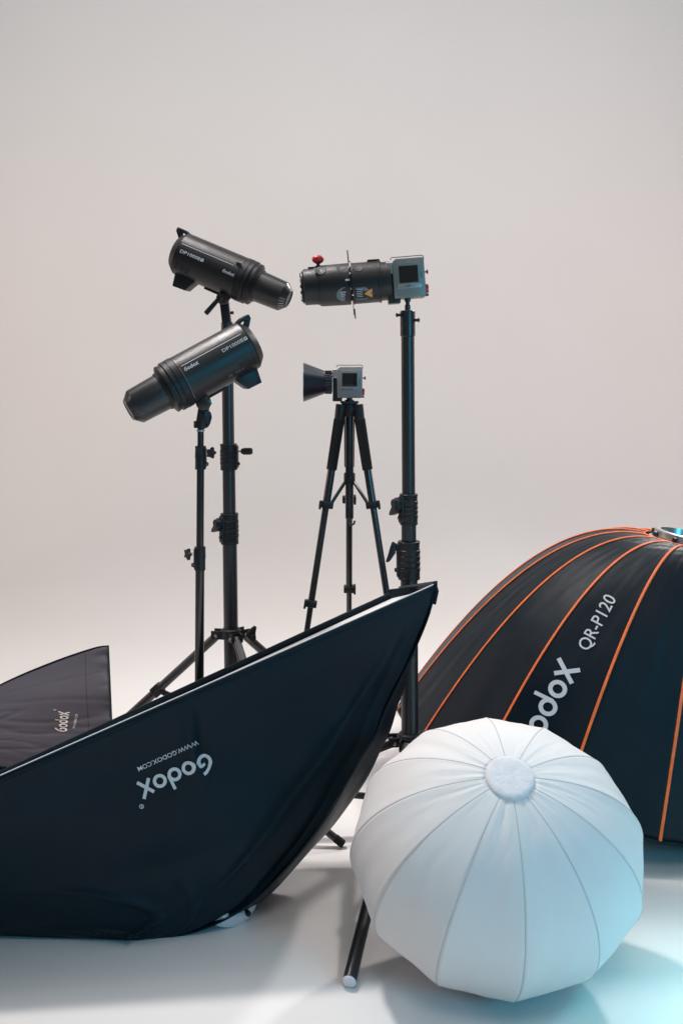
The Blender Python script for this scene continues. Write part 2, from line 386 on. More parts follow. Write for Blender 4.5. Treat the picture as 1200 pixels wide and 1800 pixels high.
# ------------------------------------------------------------------ studio flashes (monolights)
def monolight(label, o, d, sgn, frontpole, lens_rot=0):
    d = Vector(d).normalized(); up = Vector((0, 0, 1)); up = (up-d*up.dot(d)).normalized(); yy = up.cross(d)
    m = Matrix((d, yy, up)).transposed().to_4x4(); m.translation = o
    root = thing('studio_flash', label, 'studio flash', m, 'black studio flash heads')
    a = 0.00144*(0.955 if sgn > 0 else 1); q = 0.001371; AX = Matrix(((0, 0, 1, 0), (0, 1, 0, 0), (-1, 0, 0, 0), (0, 0, 0, 1)))  # z->x
    L = lambda prof, n=64: MB().lathe([(s*a, r*q) for s, r in prof], AX, n)
    P = lambda n, b, mt, pr=root, **kw: part(n, b, M[mt], pr, local=True, **kw)
    body = P('housing', L([(-59.6, 38.0), (-59.2, 38.5), (51.6, 38.5), (52, 38.0)]), 'housing')
    P('rear_cap', L([(-72, 26), (-71.5, 28.5), (-70, 30), (-62, 37.4), (-60.6, 38.3), (-60, 37.9)]), 'plastic')
    P('front_collar', L([(52.3, 38), (52.6, 39.2), (61, 39.2), (61.6, 38.2), (62.4, 38.2), (63, 38.9), (69, 38.9), (70, 36.5), (74, 36.5), (74.6, 37.4), (77, 37.2), (78, 35), (80, 30), (84, 29)]), 'plastic')
    # grooves and trim along the flank
    t = 52*a; R0 = 38.5*q
    def cyl_pt(x, ang, r): return Vector((x, sgn*r*math.cos(ang), r*math.sin(ang)))
    def wrap(shape, x0, ang0, size, direction, off=0.0006, sx=1.0):
        vs, fs, _ = shape; out = []
        for x, y, l in vs: out.append(cyl_pt(x0+direction*x*size*sx, ang0+y*size/R0, R0+off+l*0.0002))
        return MB().add(out, fs)
    dr = 1 if sgn < 0 else -1
    # side panel edge: trim strips on the flank, upper head's highlight painted pale
    ang_top = 0.45
    if sgn < 0:
        b = MB()
        for an in (ang_top+0.06, ang_top-0.03):
            rows = [[cyl_pt((-55+x)*a, an+dd, R0+0.0006) for x in range(0, 96, 5)] for dd in (0, 0.022)]; b.grid(rows)
        P('trim_line', b, 'dark', body)
        b = MB().grid([[cyl_pt((-55+x)*a, ang_top+0.002+dd, R0+0.0009) for x in range(0, 96, 5)] for dd in (0, 0.018)])
        P('trim_highlight', b, 'greyprint', body)
        P('latch_button', MB().box((9*a, 0.003, 9*q), Matrix.Translation(cyl_pt(47*a, ang_top+0.13, R0+0.0012)) @ Matrix.Rotation(sgn*-(ang_top+0.1), 4, 'X'), 0.001), 'plastic', body)
    else:
        b = MB().grid([[cyl_pt((-53+x)*a, ang_top+0.16+dd, R0+0.0006) for x in range(0, 104, 4)] for dd in (0, 0.020)])
        P('trim_line', b, 'print', body)
        b = MB().grid([[cyl_pt((50.4+dd)*a, an*0.05, R0+0.0007) for an in range(-16, 13)] for dd in (0, 0.9)])
        P('trim_line', b, 'dimprint', body)
    # lettering
    mod = text2d('DP1000', 1, 1.28, 0.0); li = ([], [])
    x_text = 0.0085
    if sgn < 0: x0 = -53*a; xg = 27*a; am = 0.05; ag = -0.02
    else: x0 = 4*a-0.001; xg = 46*a; am = 0.30; ag = 0.36
    if sgn > 0: x0 = -15*a
    P('model_lettering', wrap(mod, x0, am, 0.0083 if sgn < 0 else 0.0075, dr), 'print', body)
    w1 = mod[2]*(0.0083 if sgn < 0 else 0.0075)
    s2 = ([], [])
    for i in range(3): strip2d(s2, seg((0.1+i*0.28, 0.1), (0.1+i*0.28, 0.98)), 0.13, 0)
    strip2d(s2, seg((0.0, 0.98), (0.76, 0.98)), 0.12, 0.3); strip2d(s2, seg((0.0, 0.06), (0.76, 0.06)), 0.12, 0.3)
    P('numeral_lettering', wrap((s2[0], s2[1], 0), x0+dr*(w1+0.001), am, 0.007, dr), 'print', body)
    s3 = ([], []); strip2d(s3, seg((0, 0.5), (1.0, 0.5)), 1.0, 0)
    bx = P('version_badge', wrap((s3[0], s3[1], 0), x0+dr*(w1+0.0085), am, 0.0072, dr), 'print', body)
    P('badge_letter', wrap(text2d('V', 0.75, 1.0, 0.03), x0+dr*(w1+0.0098), am+0.02, 0.0072, dr, 0.0012), 'dark', body)
    lg = logo2d(False)
    P('brand_lettering', wrap(lg, xg, ag, 0.0056, dr, 0.0008), 'print', body)
    # vents
    for cx in range(3):
        for ry in range(4):
            for hx in (0, 1):
                xx = (-53+cx*9.5+hx*4.2)*a; an = -0.42-ry*0.10-(0.05*cx if sgn < 0 else 0)
                P('vent_slot', MB().box((3.2*a, 0.0016, 0.0034), Matrix.Translation(cyl_pt(xx, an, R0)) @ Matrix.Rotation(sgn*an, 4, 'X'), 0.0003, 1), 'dark', body)
    if sgn > 0:
        b = MB()
        for i, (x, w_) in enumerate(((-8, 8), (-20, 3), (-25, 3), (-30, 3))):
            s4 = ([], []); strip2d(s4, seg((0, 0.5), (w_/6, 0.5)), 0.9 if i == 0 else 0.6, 0)
            ww = wrap((s4[0], s4[1], 0), x*a, -0.72, 0.006, dr); b.add(ww.v, ww.f)
        P('certification_print', b, 'dimprint', body)
        P('certification_print', wrap(text2d('CE', 0.6, 1.1, 0.02), -8.8*a, -0.70, 0.007, dr, 0.0011), 'dark', body)
    # collar grip ribs below
    for i in range(9):
        an = -0.45-i*0.085
        P('grip_rib', MB().box((9*a, 0.0016, 0.0016), Matrix.Translation(cyl_pt(57*a, an, 39.2*q)) @ Matrix.Rotation(sgn*an, 4, 'X'), 0.0004, 1), 'plastic', root)
    # snoot shaped protective cap
    sn = P('front_tube', L([(79, 26), (80, 27.8), (127.5, 26.3), (129, 25.8), (138, 16.6), (139, 15.8), (139, 13), (130, 12.5), (115, 12), (114.9, 0.5)], 56), 'metal')
    P('tip_ring', L([(138.2, 16.9), (139.3, 16.2), (139.5, 13.4), (138, 13.2)], 48), 'metal' if sgn < 0 else 'silver', sn)
    for i in range(5):
        an = -0.15-i*0.22
        p1 = Vector((129.5*a, sgn*24.4*q*math.cos(an), 24.4*q*math.sin(an))); p2 = Vector((137*a, sgn*17.7*q*math.cos(an), 17.7*q*math.sin(an)))
        P('tube_slot', MB().cyl(p1, p2, 0.0011, n=8), 'dark' if sgn > 0 else 'lightsilver', sn)  # upper head: slot highlights put in as bright metal rods
    # handle
    out = [(-71, 20), (-83, 34), (-83, 38), (-79, 41), (-69, 40.5), (-61, 38), (-59, 34), (-64, 33), (-69, 36), (-74, 36), (-75.5, 33), (-66, 24)]
    for yy_ in (-0.010, 0.010):
        b = MB().prism([(x*a, z*q) for x, z in out], 0.007, Matrix.Translation((0, yy_, 0)) @ Matrix.Rotation(R(90), 4, 'X'), 0.0012)
        if yy_ < 0: h = P('handle', b, 'plastic')
        else: P('handle_arm', b, 'plastic', h)
    P('handle_grip', MB().box((15*a, 0.024, 6*q), Matrix.Translation((-76*a, 0, 38.0*q)), 0.002), 'plastic', h)
    P('rear_foot', MB().prism([(x*a, z*q) for x, z in [(-55, -34), (-51, -58), (-28, -57), (-16, -34)]], 0.042, Matrix.Rotation(R(90), 4, 'X'), 0.0015), 'plastic')
    P('mounting_rail', MB().box((46*a, 0.018, 4*q), Matrix.Translation((22*a, 0, -39.5*q)), 0.001), 'dark')
    # tilt bracket (hangs vertical over the stand)
    T = m; pv = T @ Vector((36*a, 0, -44*q)); ft = Vector(frontpole)
    hx = MB().box((0.020, 0.026, 0.024), frame(T @ Vector((36*a, 0, -42*q)), T.to_3x3() @ Vector((0, 0, 1)), T.to_3x3() @ Vector((1, 0, 0))), 0.002)
    br = part('tilt_bracket', hx, M['plastic'], root)
    dd = pv-ft
    part('bracket_stem', MB().box((0.021, 0.024, dd.length), frame((pv+ft)/2, dd, (1, 0, 0)), 0.003), M['plastic'], br)
    side = Vector((0, -1, 0))
    part('tilt_disc', MB().lathe([(0, 0.014), (0.004, 0.0155), (0.009, 0.0155), (0.012, 0.010)], frame(pv+side*0.012, side), 24), M['metal'], br)
    if sgn < 0:
        q0 = pv+side*0.026+Vector((-0.006, 0, 0.002)); q1 = q0+Vector((-0.034, -0.004, -0.040))
        part('tilt_lever', MB().cyl(q0, q1, 0.0052, 0.0062, c=0.002), M['plastic'], br)
        part('lever_pivot', MB().lathe([(0, 0.009), (0.006, 0.009), (0.008, 0.006)], frame(q0+Vector((0, 0.004, 0)), side), 20), M['metal'], br)
        part('bracket_screw', MB().cyl(ft+Vector((0.010, -0.004, 0.026)), ft+Vector((0.016, -0.006, 0.026)), 0.004), M['metal'], br)
    else:
        for i in range(7):
            aa = 2*math.pi*i/7
            part('disc_rib', MB().box((0.002, 0.002, 0.009), frame(pv+side*0.023+Vector((math.cos(aa)*0.010, 0, math.sin(aa)*0.010)), (math.cos(aa), 0, math.sin(aa)), (0, 1, 0)), 0.0005), M['metal'], br)
        part('tilt_knob', wing(frame(ft+Vector((0.012, -0.010, 0.030)), (0.5, -1, 0), (0.35, 0, -1)), 0.026, 0.016), M['plastic'], br)
        part('lock_ring', MB().cyl(ft+Vector((0, 0, 0.0)), ft+Vector((0, 0, 0.014)), 0.0145), M['plastic'], br)
    return root
ps, pt = R(10), R(23)
monolight('upper black studio flash tilted down to the right, on the tallest left stand', at(376.6, 470.2, 2.40),
          (math.cos(ps)*math.cos(pt), -math.sin(ps)*math.cos(pt), -math.sin(pt)), -1, at(399, 569, 2.40))
ps, pt = R(20), R(28.4)
monolight('lower black studio flash pointing down to the left, on the slim stand', at(372.8, 641.0, 2.03),
          (-math.cos(ps)*math.cos(pt), -math.sin(ps)*math.cos(pt), -math.sin(pt)), 1, at(353, 752, 2.03))

# ------------------------------------------------------------------ small video lamps
def video_lamp(root, latchy=0, marks=True):
    u = 0.000231; P = lambda n, b, mt, pr=root, **kw: part(n, b, M[mt], pr, local=True, **kw)
    C = lambda zx, zy: ((zx-604)*u, (302-zy)*u)
    def bx(n, x0, x1, y0, y1, ya, yb, mt, pr=root, bev=0.001, **kw):
        (xa, zb), (xb, za) = C(x0, y0), C(x1, y1)
        return P(n, MB().box((xb-xa, yb-ya, zb-za), Matrix.Translation(((xa+xb)/2, (ya+yb)/2, (za+zb)/2)), bev, 3), mt, pr, **kw)
    D = 0.030
    out = [C(x, y) for x, y in ((466, 200), (476, 178), (500, 160), (738, 160), (748, 172), (748, 500), (740, 508), (470, 508), (464, 500))]
    body = P('housing', MB().prism(out, D*2, Matrix.Rotation(R(90), 4, 'X'), 0.0022), 'silver')
    bx('face_plate', 500, 736, 196, 496, -D-0.0012, -D+0.001, 'silver', body)
    sc_ = bx('screen', 520, 688, 228, 378, -D-0.0024, -D-0.0010, 'screen', body, 0.0004)
    bx('label_strip', 500, 712, 388, 426, -D-0.0022, -D-0.0010, 'lightsilver' if not marks else 'silver', body, 0.0003)
    tx = text2d('UP' if not marks else 'ML 60 BI', 0.005, 1.2, 0.0)
    x, z = C(570 if not marks else 515, 418)
    P('strip_lettering', MB().add([Vector((x+a_, -D-0.0026, z+b_)) for a_, b_, _ in tx[0]], tx[1]), 'dark', body)
    tx = text2d('ML60', 0.0035, 1.0, 0.0); x, z = C(722, 345)
    P('side_lettering', MB().add([Vector((x-b_, -D-0.0016, z+a_)) for a_, b_, _ in tx[0]], tx[1]), 'dark', body)
    bx('shoulder_block', 412, 502, 182, 288, -D+0.002, D-0.002, 'lightsilver', root, 0.003)
    bx('front_mount', 416, 464, 286, 528, -D+0.006, D-0.006, 'dark', root, 0.002)
    bx('foot_block', 414, 522, 500, 548, -D+0.012, D-0.012, 'metal', root, 0.002)
    for i in range(6):
        x, z = C(520+i*38, 504); P('cooling_fin', MB().box((0.0022, D*1.6, 0.003), Matrix.Translation((x, 0, z-0.0005)), 0.0005, 1), 'metal', body)
    w_ = [C(460, 168), C(462, 150), C(470, 144), C(738, 142), C(750, 150), C(752, 180)]
    P('wire_guard', MB().path([(x, -D*0.5, z+0.0005) for x, z in w_], 0.0009), 'dark', root)
    x, z = C(752, 286)
    kb = MB().lathe([(0, 0.0015), (0.0045, 0.0015), (0.005, 0.0042), (0.008, 0.0045), (0.0085, 0.003)], frame((x-0.0005, -0.006, z), (1, 0, 0)), 16)
    P('rear_knob', kb, 'metal')
    x, z = C(748, 440)
    P('red_latch', MB().box((0.009, 0.012, 0.018), Matrix.Translation((x+0.001, -D+0.008, z)), 0.002), 'red')
    P('red_latch_rib', MB().box((0.010, 0.013, 0.0018), Matrix.Translation((x+0.001, -D+0.0078, z+0.003)), 0.0004, 1), 'dark')
    bx('latch_base', 730, 768, 484, 506, -D+0.002, -D+0.014, 'metal', root)
    return body, C, u

Yt = 2.60
o = at(614, 667, Yt)
r1 = thing('video_lamp', 'small silver video lamp with a flared dark reflector, on top of the tripod', 'video lamp', o, 'silver video lamps')
body, C, u = video_lamp(r1)
AXL = Matrix(((0, 0, -1, 0), (0, 1, 0, 0), (1, 0, 0, 0), (0, 0, 0, 1)))   # z -> -x
def lz(prof, zc, n=56): return MB().lathe(prof, Matrix.Translation((0, 0, zc)) @ AXL, n)
zc = (302-333)*u
ref = part('reflector', lz([((604-410)*u, 118*u), ((604-330)*u, 122*u), *[((604-318+(220*(i+d_)/11))*u, (133+85*(i+d_)/11-(1.6 if d_ else 0))*u) for i in range(11) for d_ in (0, 0.82)], ((604-98)*u, 218*u), ((604-88)*u, 222*u), ((604-88)*u, 214*u), ((604-318)*u, 120*u), ((604-330)*u, 30*u)], zc), M['anod'], r1, local=True)
ref.rotation_euler = (0, 0, R(1.5)); ref.location = (0, -0.004, 0)
part('reflector_rim', lz([((604-92)*u, 220*u), ((604-84)*u, 223*u), ((604-82)*u, 219*u), ((604-86)*u, 214*u)], zc), M['lightsilver'], ref, local=True)
for i in range(28):
    a_ = 2*math.pi*i/28
    part('neck_fin', MB().box((76*u, 0.0022, 0.0016), Matrix.Translation((-(604-366)*u, math.cos(a_)*128*u, zc+math.sin(a_)*128*u)) @ Matrix.Rotation(a_, 4, 'X'), 0.0003, 1), M['metal' if i % 2 else 'anod'], ref, local=True)

Ys = 2.05; kk = Ys/F; zp = 0.2538e-3
o = at(510+950/4.615, 420+295/4.615, Ys)
m = Matrix.Translation(o) @ Matrix.Rotation(R(-4.4), 4, 'Y')
r2 = thing('video_lamp', 'silver video lamp with a long black projector barrel and red knob, on right stand', 'video lamp', m, 'silver video lamps')
body, C, u = video_lamp(r2, marks=False)
zc = -0.0085
P2 = lambda n, b, mt, pr=r2, **kw: part(n, b, M[mt], pr, local=True, **kw)
S = lambda prof, n=64: lz([(s*zp, r*zp) for s, r in prof], zc, n)
bar = P2('projector_barrel', S([(140, 150), (140, 157), (222, 157), (224, 173), (238, 173), (240, 167), (444, 167)]), 'housing')
P2('front_barrel', S([(470, 150), (471, 169), (512, 169), (700, 166), (716, 163), (722, 160), (722, 150)]), 'housing')
P2('shutter_core', S([(440, 140), (476, 140)]), 'dark')
P2('shutter_ring', S([(444, 160), (444, 171), (451, 171), (451, 160)]), 'metal')
lens = P2('lens_tube', S([(718, 140), (722, 152), (735, 153), (738, 148), (838, 146), (842, 142), (846, 132), (850, 120), (860, 118), (862, 100), (855, 96), (840, 94), (838, 5)]), 'housing')
P2('lens_ring', S([(848, 124), (850, 131), (858, 130), (859, 122)]), 'plastic', lens)
for i in range(14):
    a_ = 2*math.pi*i/14
    P2('lens_grip', MB().box((10*zp, 26*zp, 12*zp), Matrix.Translation((-866*zp, math.cos(a_)*110*zp, zc+math.sin(a_)*110*zp)) @ Matrix.Rotation(a_+R(90), 4, 'X'), 0.0006, 1), 'plastic' if i % 3 else 'lightsilver', lens)
P2('front_glass', S([(839, 93), (843, 70), (845, 30), (845.5, 1)]), 'screen', lens)
# shutter blades: thin plates crossing the barrel
def plate(name, s, up0, up1, y0, y1, mt='metal', t=4, tilt=0.0, pr=r2):
    return P2(name, MB().box((t*zp, (y1-y0)*zp, (up1-up0)*zp), Matrix.Translation((-s*zp, (y0+y1)/2*zp, zc+(up0+up1)/2*zp)) @ Matrix.Rotation(tilt, 4, 'Y'), 0.0004, 1), mt, pr)
plate('shutter_blade', 470, 130, 262, -34, 34, 'metal', 5, R(-2))
plate('blade_grip', 470, 178, 272, -26, 26, 'metal', 9, R(-2))
plate('shutter_blade', 456, -255, -120, -40, 40, 'metal', 5, R(1))
plate('blade_grip', 448, -285, -205, -22, 22, 'plastic', 9, R(-1))
plate('shutter_blade', 464, -60, 60, -205, -140, 'metal', 5)
plate('shutter_blade', 464, -60, 60, 140, 205, 'metal', 5)
plate('side_grip', 462, -50, 62, -206, -166, 'plastic', 14)
for s, z0, y0 in ((472, 118, -130), (455, -100, -140), (466, 66, -176), (466, -52, -176), (460, 176, -60)):
    P2('steel_screw', MB().cyl((-(s-5)*zp, y0*zp, zc+z0*zp), (-(s+6)*zp, y0*zp, zc+z0*zp), 8*zp, n=10), 'chrome')
P2('white_index_mark', MB().box((34*zp, 3*zp, 16*zp), Matrix.Translation((-490*zp, -168*zp, zc+18*zp)), 0.0005, 1), 'print')
# red focus knob
mk = frame((-716*zp, 0, zc+150*zp), (0.04, 0, 1))
kn = P2('focus_knob', MB().lathe([(30*zp, 14*zp), (34*zp, 22*zp), (46*zp, 40*zp), (60*zp, 48*zp), (76*zp, 48.5*zp), (88*zp, 43*zp), (97*zp, 32*zp), (102*zp, 14*zp)], mk, 28), 'red')
P2('knob_stem', MB().lathe([(-4*zp, 26*zp), (14*zp, 26*zp), (20*zp, 14*zp), (36*zp, 13*zp)], mk, 16), 'plastic', kn)
P2('barrel_lug', MB().prism([(-60*zp, -16*zp), (60*zp, -16*zp), (46*zp, 14*zp), (-46*zp, 14*zp)], 60*zp, Matrix.Translation((-268*zp, 0, zc+168*zp)) @ Matrix.Rotation(R(90), 4, 'X'), 0.001), 'plastic')
P2('barrel_lug', MB().box((80*zp, 50*zp, 16*zp), Matrix.Translation((-760*zp, 0, zc+152*zp)), 0.001), 'plastic')
def onbar(vs, fs, s0, ang0, rr, sz, mt, name, lay=0.0):
    out = []
    for x, y, l in vs:
        an = ang0+y*sz/rr; r_ = rr+0.0005+lay+l*0.0002
        out.append(Vector((-s0*zp+x*sz, -r_*math.cos(an), zc+r_*math.sin(an))))
    P2(name, MB().add(out, fs), mt)
rr = 168*zp
fan = lambda cx, cy, rx, ry, a0, a1, n=14: ([(cx, cy, 0)]+[(x, y, 0) for x, y in arc(cx, cy, rx, ry, a0, a1, n)], [(0, i+1, i+2) for i in range(n)])
# dark inset teardrops and petals moulded in the barrel
for s_, sgn_ in ((700, 1), (520, 1), (400, -1)):
    v, f = fan(0, 0, 1.0, 1.5, 180, 360); onbar(v, f, s_, 0.98, rr, 0.0135, 'plastic', 'moulded_recess')
v, f = fan(0, 0, 1.0, 0.9, 90, 270); onbar(v, f, 512, -0.62, rr, 0.019, 'dimprint', 'spec_label')
tx = text2d('LENS', 1, 1, 0.02); onbar(tx[0], tx[1], 552, -0.50, rr, 0.0035, 'print', 'label_print', 0.0006)
for i in range(4):
    s4 = ([], []); strip2d(s4, seg((0, 0.5), (2.6-0.4*(i % 2), 0.5)), 0.35, 0); onbar(s4[0], s4[1], 552, -0.62-i*0.10, rr, 0.0035, 'greyprint', 'label_print', 0.0006)
v = [(0, -1, 0), (1.35, -1, 0), (2.3, 0, 0), (1.35, 0.9, 0), (0, 0.9, 0)]; onbar(v, [(0, 1, 2, 3, 4)], 432, -0.62, rr, 0.0155, 'dimprint', 'warning_label')
for i in range(5):
    s4 = ([], []); strip2d(s4, seg((0, 0.5), (3.4, 0.5)), 0.3, 0); onbar(s4[0], s4[1], 424, -0.42-i*0.095, rr, 0.0035, 'greyprint', 'label_print', 0.0006)
onbar([(0, 0, 0), (1, -0.65, 0), (1, 0.65, 0)], [(0, 1, 2)], 365, -0.62, rr, 0.0165, 'warn', 'warning_triangle', 0.0006)

# ------------------------------------------------------------------ tripod
k = Yt/F; X = 14*k
tr = thing('tripod', 'black camera tripod with foam grips, standing at the back under the small lamp', 'tripod', (X, Yt, 0))
pz = lambda py: zz(py, Yt)
part('head_plate', MB().box((32*k, 0.040, 4*k), Matrix.Translation((X, Yt, pz(707))), 0.002), M['metal'], tr)
part('head_screw', MB().lathe([(0, 8*k), (3*k, 8*k), (4*k, 5*k), (7*k, 5*k)], frame((X, Yt, pz(706)), (0, 0, 1)), 16), M['metal'], tr)
part('spider', MB().lathe([(0, 11*k), (4*k, 15*k), (14*k, 17*k), (22*k, 14*k), (24*k, 10*k)], frame((X, Yt, pz(732)), (0, 0, 1)), 28), M['plastic'], tr)
part('centre_column', MB().cyl((X, Yt, pz(912)), (X, Yt, pz(716)), 7.2*k), M['gloss'], tr)
part('column_collar', MB().lathe([(0, 9*k), (2*k, 10*k), (17*k, 10*k), (19*k, 9*k)], frame((X, Yt, pz(850)), (0, 0, 1)), 24), M['plastic'], tr)
hk = [(X, Yt-0.012, pz(896)), (X, Yt-0.012, pz(906)), (X, Yt-0.012, pz(918)), (X+4*k, Yt-0.012, pz(922)), (X+8*k, Yt-0.012, pz(919)), (X+9*k, Yt-0.012, pz(914))]
part('weight_hook', MB().path(hk, 2*k), M['metal'], tr)
part('hook_block', MB().box((13*k, 0.022, 16*k), Matrix.Translation((X, Yt, pz(900))), 0.002), M['plastic'], tr)
Rf = 0.175
for ang in (210, 330, 90):
    d = Vector((math.cos(R(ang)), math.sin(R(ang)), 0)); s = Vector((-d.y, d.x, 0))
    top = Vector((X, Yt, pz(716)))+d*17*k; ft = Vector((X, Yt, 0.006))+d*Rf
    pt_ = lambda t: top.lerp(ft, t)
    L = (ft-top).length
    tt = lambda py: (top.z-pz(py))/(top.z-ft.z)
    leg = part('leg', MB().cyl(pt_(tt(736)), pt_(tt(888)), 6.8*k), M['gloss'], tr)
    part('leg_shoulder', MB().cyl(pt_(tt(711)), pt_(tt(738)), 10*k, 8.6*k), M['plastic'], leg)
    part('foam_grip', MB().cyl(pt_(tt(736)), pt_(tt(824)), 9.6*k, 9*k, c=0.001), M['rubber'], leg)
    part('middle_leg_tube', MB().cyl(pt_(tt(885)), pt_(tt(1050)), 5.8*k), M['gloss'], leg)
    part('lower_leg_tube', MB().cyl(pt_(tt(1045)), ft-d*0, 5.0*k), M['gloss'], leg)
    part('rubber_foot', MB().cyl(ft+(top-ft).normalized()*0.022, ft, 6.5*k), M['rubber'], leg)
    for py in (884, 1052):
        c = pt_(tt(py)); part('leg_lock', MB().box((25*k if py < 1000 else 20*k, 0.022, 12*k), frame(c, top-ft, (1, 0, 0)), 0.0025), M['plastic'], leg)
        part('lock_lever', MB().box((4*k, 0.024, 15*k), frame(c+Vector((10*k if d.x >= 0 else -10*k, -0.004, 0)), top-ft, (1, 0, 0)), 0.0015), M['plastic'], leg)
    a0 = Vector((X, Yt, pz(847)))+d*9*k; a1 = pt_(tt(889))-d*6*k
    part('spreader_arm', MB().box((6*k, 0.006, (a1-a0).length), frame((a0+a1)/2, a1-a0, s), 0.001), M['metal'], tr)

# ------------------------------------------------------------------ cloth helpers
def wr(p, amp, sc3, seed=0):
    return noise.noise(Vector((p.x*sc3[0]+seed, p.y*sc3[1], p.z*sc3[2])))*amp
def ruled(A, B, n=60, sag=0.0, nrm=None, wrinkle=None):
    rows = []
    for j, (a, b) in enumerate(zip(A, B)):
        v = j/(len(A)-1); row = []
        for i in range(n+1):
            u_ = i/n; p = a.lerp(b, u_)
            off = sag*math.sin(math.pi*u_)*math.sin(math.pi*min(1, v*0.95+0.02))
            if wrinkle: off += wrinkle(u_, v, p)
            row.append(p+nrm*off)
        rows.append(row)
    return rows
def bvh_of(rows):
    b = MB().grid(rows); return BVHTree.FromPolygons(b.v, b.f)

# ------------------------------------------------------------------ big front softbox
B_ = at(767, 1027, 1.75); C_ = at(700, 1036, 2.00)
A_ = Vector((-0.857, 1.50, EYE-(1542-650)/F*1.5)); D_ = Vector((-0.91, 1.75, 0.100))
sb = thing('softbox', 'huge dark teal-black softbox lying across the foreground with upside-down lettering', 'softbox', (-0.3, 1.72, 0), 'rectangular black softboxes')
NV = 60
RN = spline([B_, at(752, 1085, 1.752), at(724, 1152, 1.755), at(680, 1241, 1.752), at(660, 1289, 1.748), at(632, 1332, 1.738), at(608, 1375, 1.726), at(582, 1419, 1.712), at(543, 1477, 1.70), at(490, 1540, 1.690), at(430, 1596, 1.680), at(350, 1636, 1.672), at(262, 1652, 1.664)], NV)
RF = spline([C_, at(712, 1130, 1.99), at(697, 1235, 1.97), at(669, 1306, 1.94), at(652, 1336, 1.92), at(621, 1384, 1.90), at(572, 1453, 1.87), at(505, 1528, 1.83), at(440, 1590, 1.80), at(360, 1622, 1.78)], NV)
LN = spline([A_, (-0.84, 1.56, 0.09), (-0.75, 1.62, 0.030), (-0.60, 1.652, 0.012), (-0.48, 1.656, 0.006), (-0.385, 1.658, 0.002)], NV)
LF = spline([D_, (-0.87, 1.80, 0.05), (-0.70, 1.82, 0.02), (-0.50, 1.81, 0.015), (-0.35, 1.80, 0.02)], NV)
outn = Vector((0.12, -0.92, 0.10)).normalized()
def wr_main(u_, v, p):
    env = min(1, v*8)*min(1, (1-v)*6)
    o = wr(p, 0.018, (2.6, 1, 5.0), 3)*env
    o += wr(p+Vector((p.z*0.9, 0, 0)), 0.007, (7, 2, 5), 9)*env+wr(p, 0.0016, (24, 4, 17), 4)*env
    # crease dropping from the rim and folds near the hub
    def ridge(u0, k_, wd, v0, h, a_): return 1.35*a_*math.exp(-((u_-u0-k_*(v-v0))/wd)**2)*math.exp(-((v-v0)/h)**2)
    o += ridge(0.610, 0.20, 0.012, 0.14, 0.10, 0.008)-ridge(0.628, 0.20, 0.010, 0.16, 0.10, 0.005)
    o += ridge(0.86, -0.35, 0.022, 0.42, 0.16, 0.007)+ridge(0.80, -0.5, 0.016, 0.60, 0.14, 0.005)
    o += ridge(0.93, -0.2, 0.010, 0.20, 0.12, 0.004)+ridge(0.47, 0.9, 0.020, 0.62, 0.14, 0.006)
    o += ridge(0.52, -1.2, 0.030, 0.80, 0.09, 0.010)+ridge(0.40, 1.6, 0.030, 0.84, 0.08, 0.009)
    o += ridge(0.70, 0.6, 0.015, 0.72, 0.12, 0.005)
    o -= 0.008*math.exp(-((u_-0.97)/0.022)**2)*env
    f = max(0, v-0.72)/0.28
    o += min(1, (1-v)*9)*f*0.005*math.sin(u_*26+4*v)*(1-f*0.6)*math.exp(-((u_-0.55)/0.4)**2)
    return o
rows = ruled(LN, RN, 150, 0.030, outn, wr_main)
part('front_panel', MB().grid(rows), M['nylon'], sb, smooth=80, solid=0.0015)
bv = bvh_of(rows)
rows2 = ruled(RN, RF, 14, 0.012, Vector((0.9, -0.15, -0.3)).normalized(), lambda u_, v, p: wr(p, 0.012, (8, 10, 12), 21)*math.sin(math.pi*u_))
part('end_panel', MB().grid(rows2), M['nylon'], sb, smooth=80, solid=0.0015)
part('end_panel', MB().grid(ruled(LN, LF, 10, 0.01, Vector((-1, 0, -0.2)))), M['nylon'], sb, smooth=80, solid=0.0015)
part('back_panel', MB().grid(ruled(LF, RF, 40, 0.02, Vector((0, 1, -0.1)))), M['nylon'], sb, smooth=80, solid=0.0015)
part('seam_piping', MB().path(RN, 0.0016, 6), M['nylon'], sb)
part('seam_piping', MB().path(RF, 0.0016, 6), M['nylon'], sb)
# rim: dark hem of the near side, far side and short end, white diffuser let in between
up = Vector((0, 0, 1))
def band(name, p, q, h0, h1, mt, n=40, ln=Vector((0, 1, 0)), th=0.003, wob=0.0006):
    rws = []
    for dz in (h0, h1):
        rws.append([p.lerp(q, i/n)+up*dz+ln*wob*noise.noise(Vector((i*0.35, dz*9, 1)))*3 for i in range(n+1)])
    return part(name, MB().grid(rws), M[mt], sb, smooth=60, solid=th)
band('near_hem', A_, B_, -0.010, 0.0006, 'nylon')
band('far_hem', D_, C_, -0.016, 0.002, 'nylon')
band('short_end_hem', C_+Vector((0.002, 0, 0)), B_, -0.004, 0.006, 'nylon', 12)
dn = [(A_.lerp(B_, i/80)+Vector((0, 0.004, -0.0012))) for i in range(81)]
df = [(D_.lerp(C_, i/80)+Vector((0, -0.003, -0.0115))) for i in range(81)]
rws = []
for j in range(9):
    t = j/8; rws.append([a.lerp(b_, t)-up*0.004*math.sin(math.pi*t) for a, b_ in zip(dn, df)])
part('diffuser', MB().grid(rws), M['white'], sb, smooth=60, solid=0.001)
p0 = A_.lerp(B_, 0.0)
part('white_edge_binding', MB().path([A_.lerp(B_, i/60)+Vector((0, 0.0035, 0.0006)) for i in range(61)], 0.0014, 6), M['white'], sb)
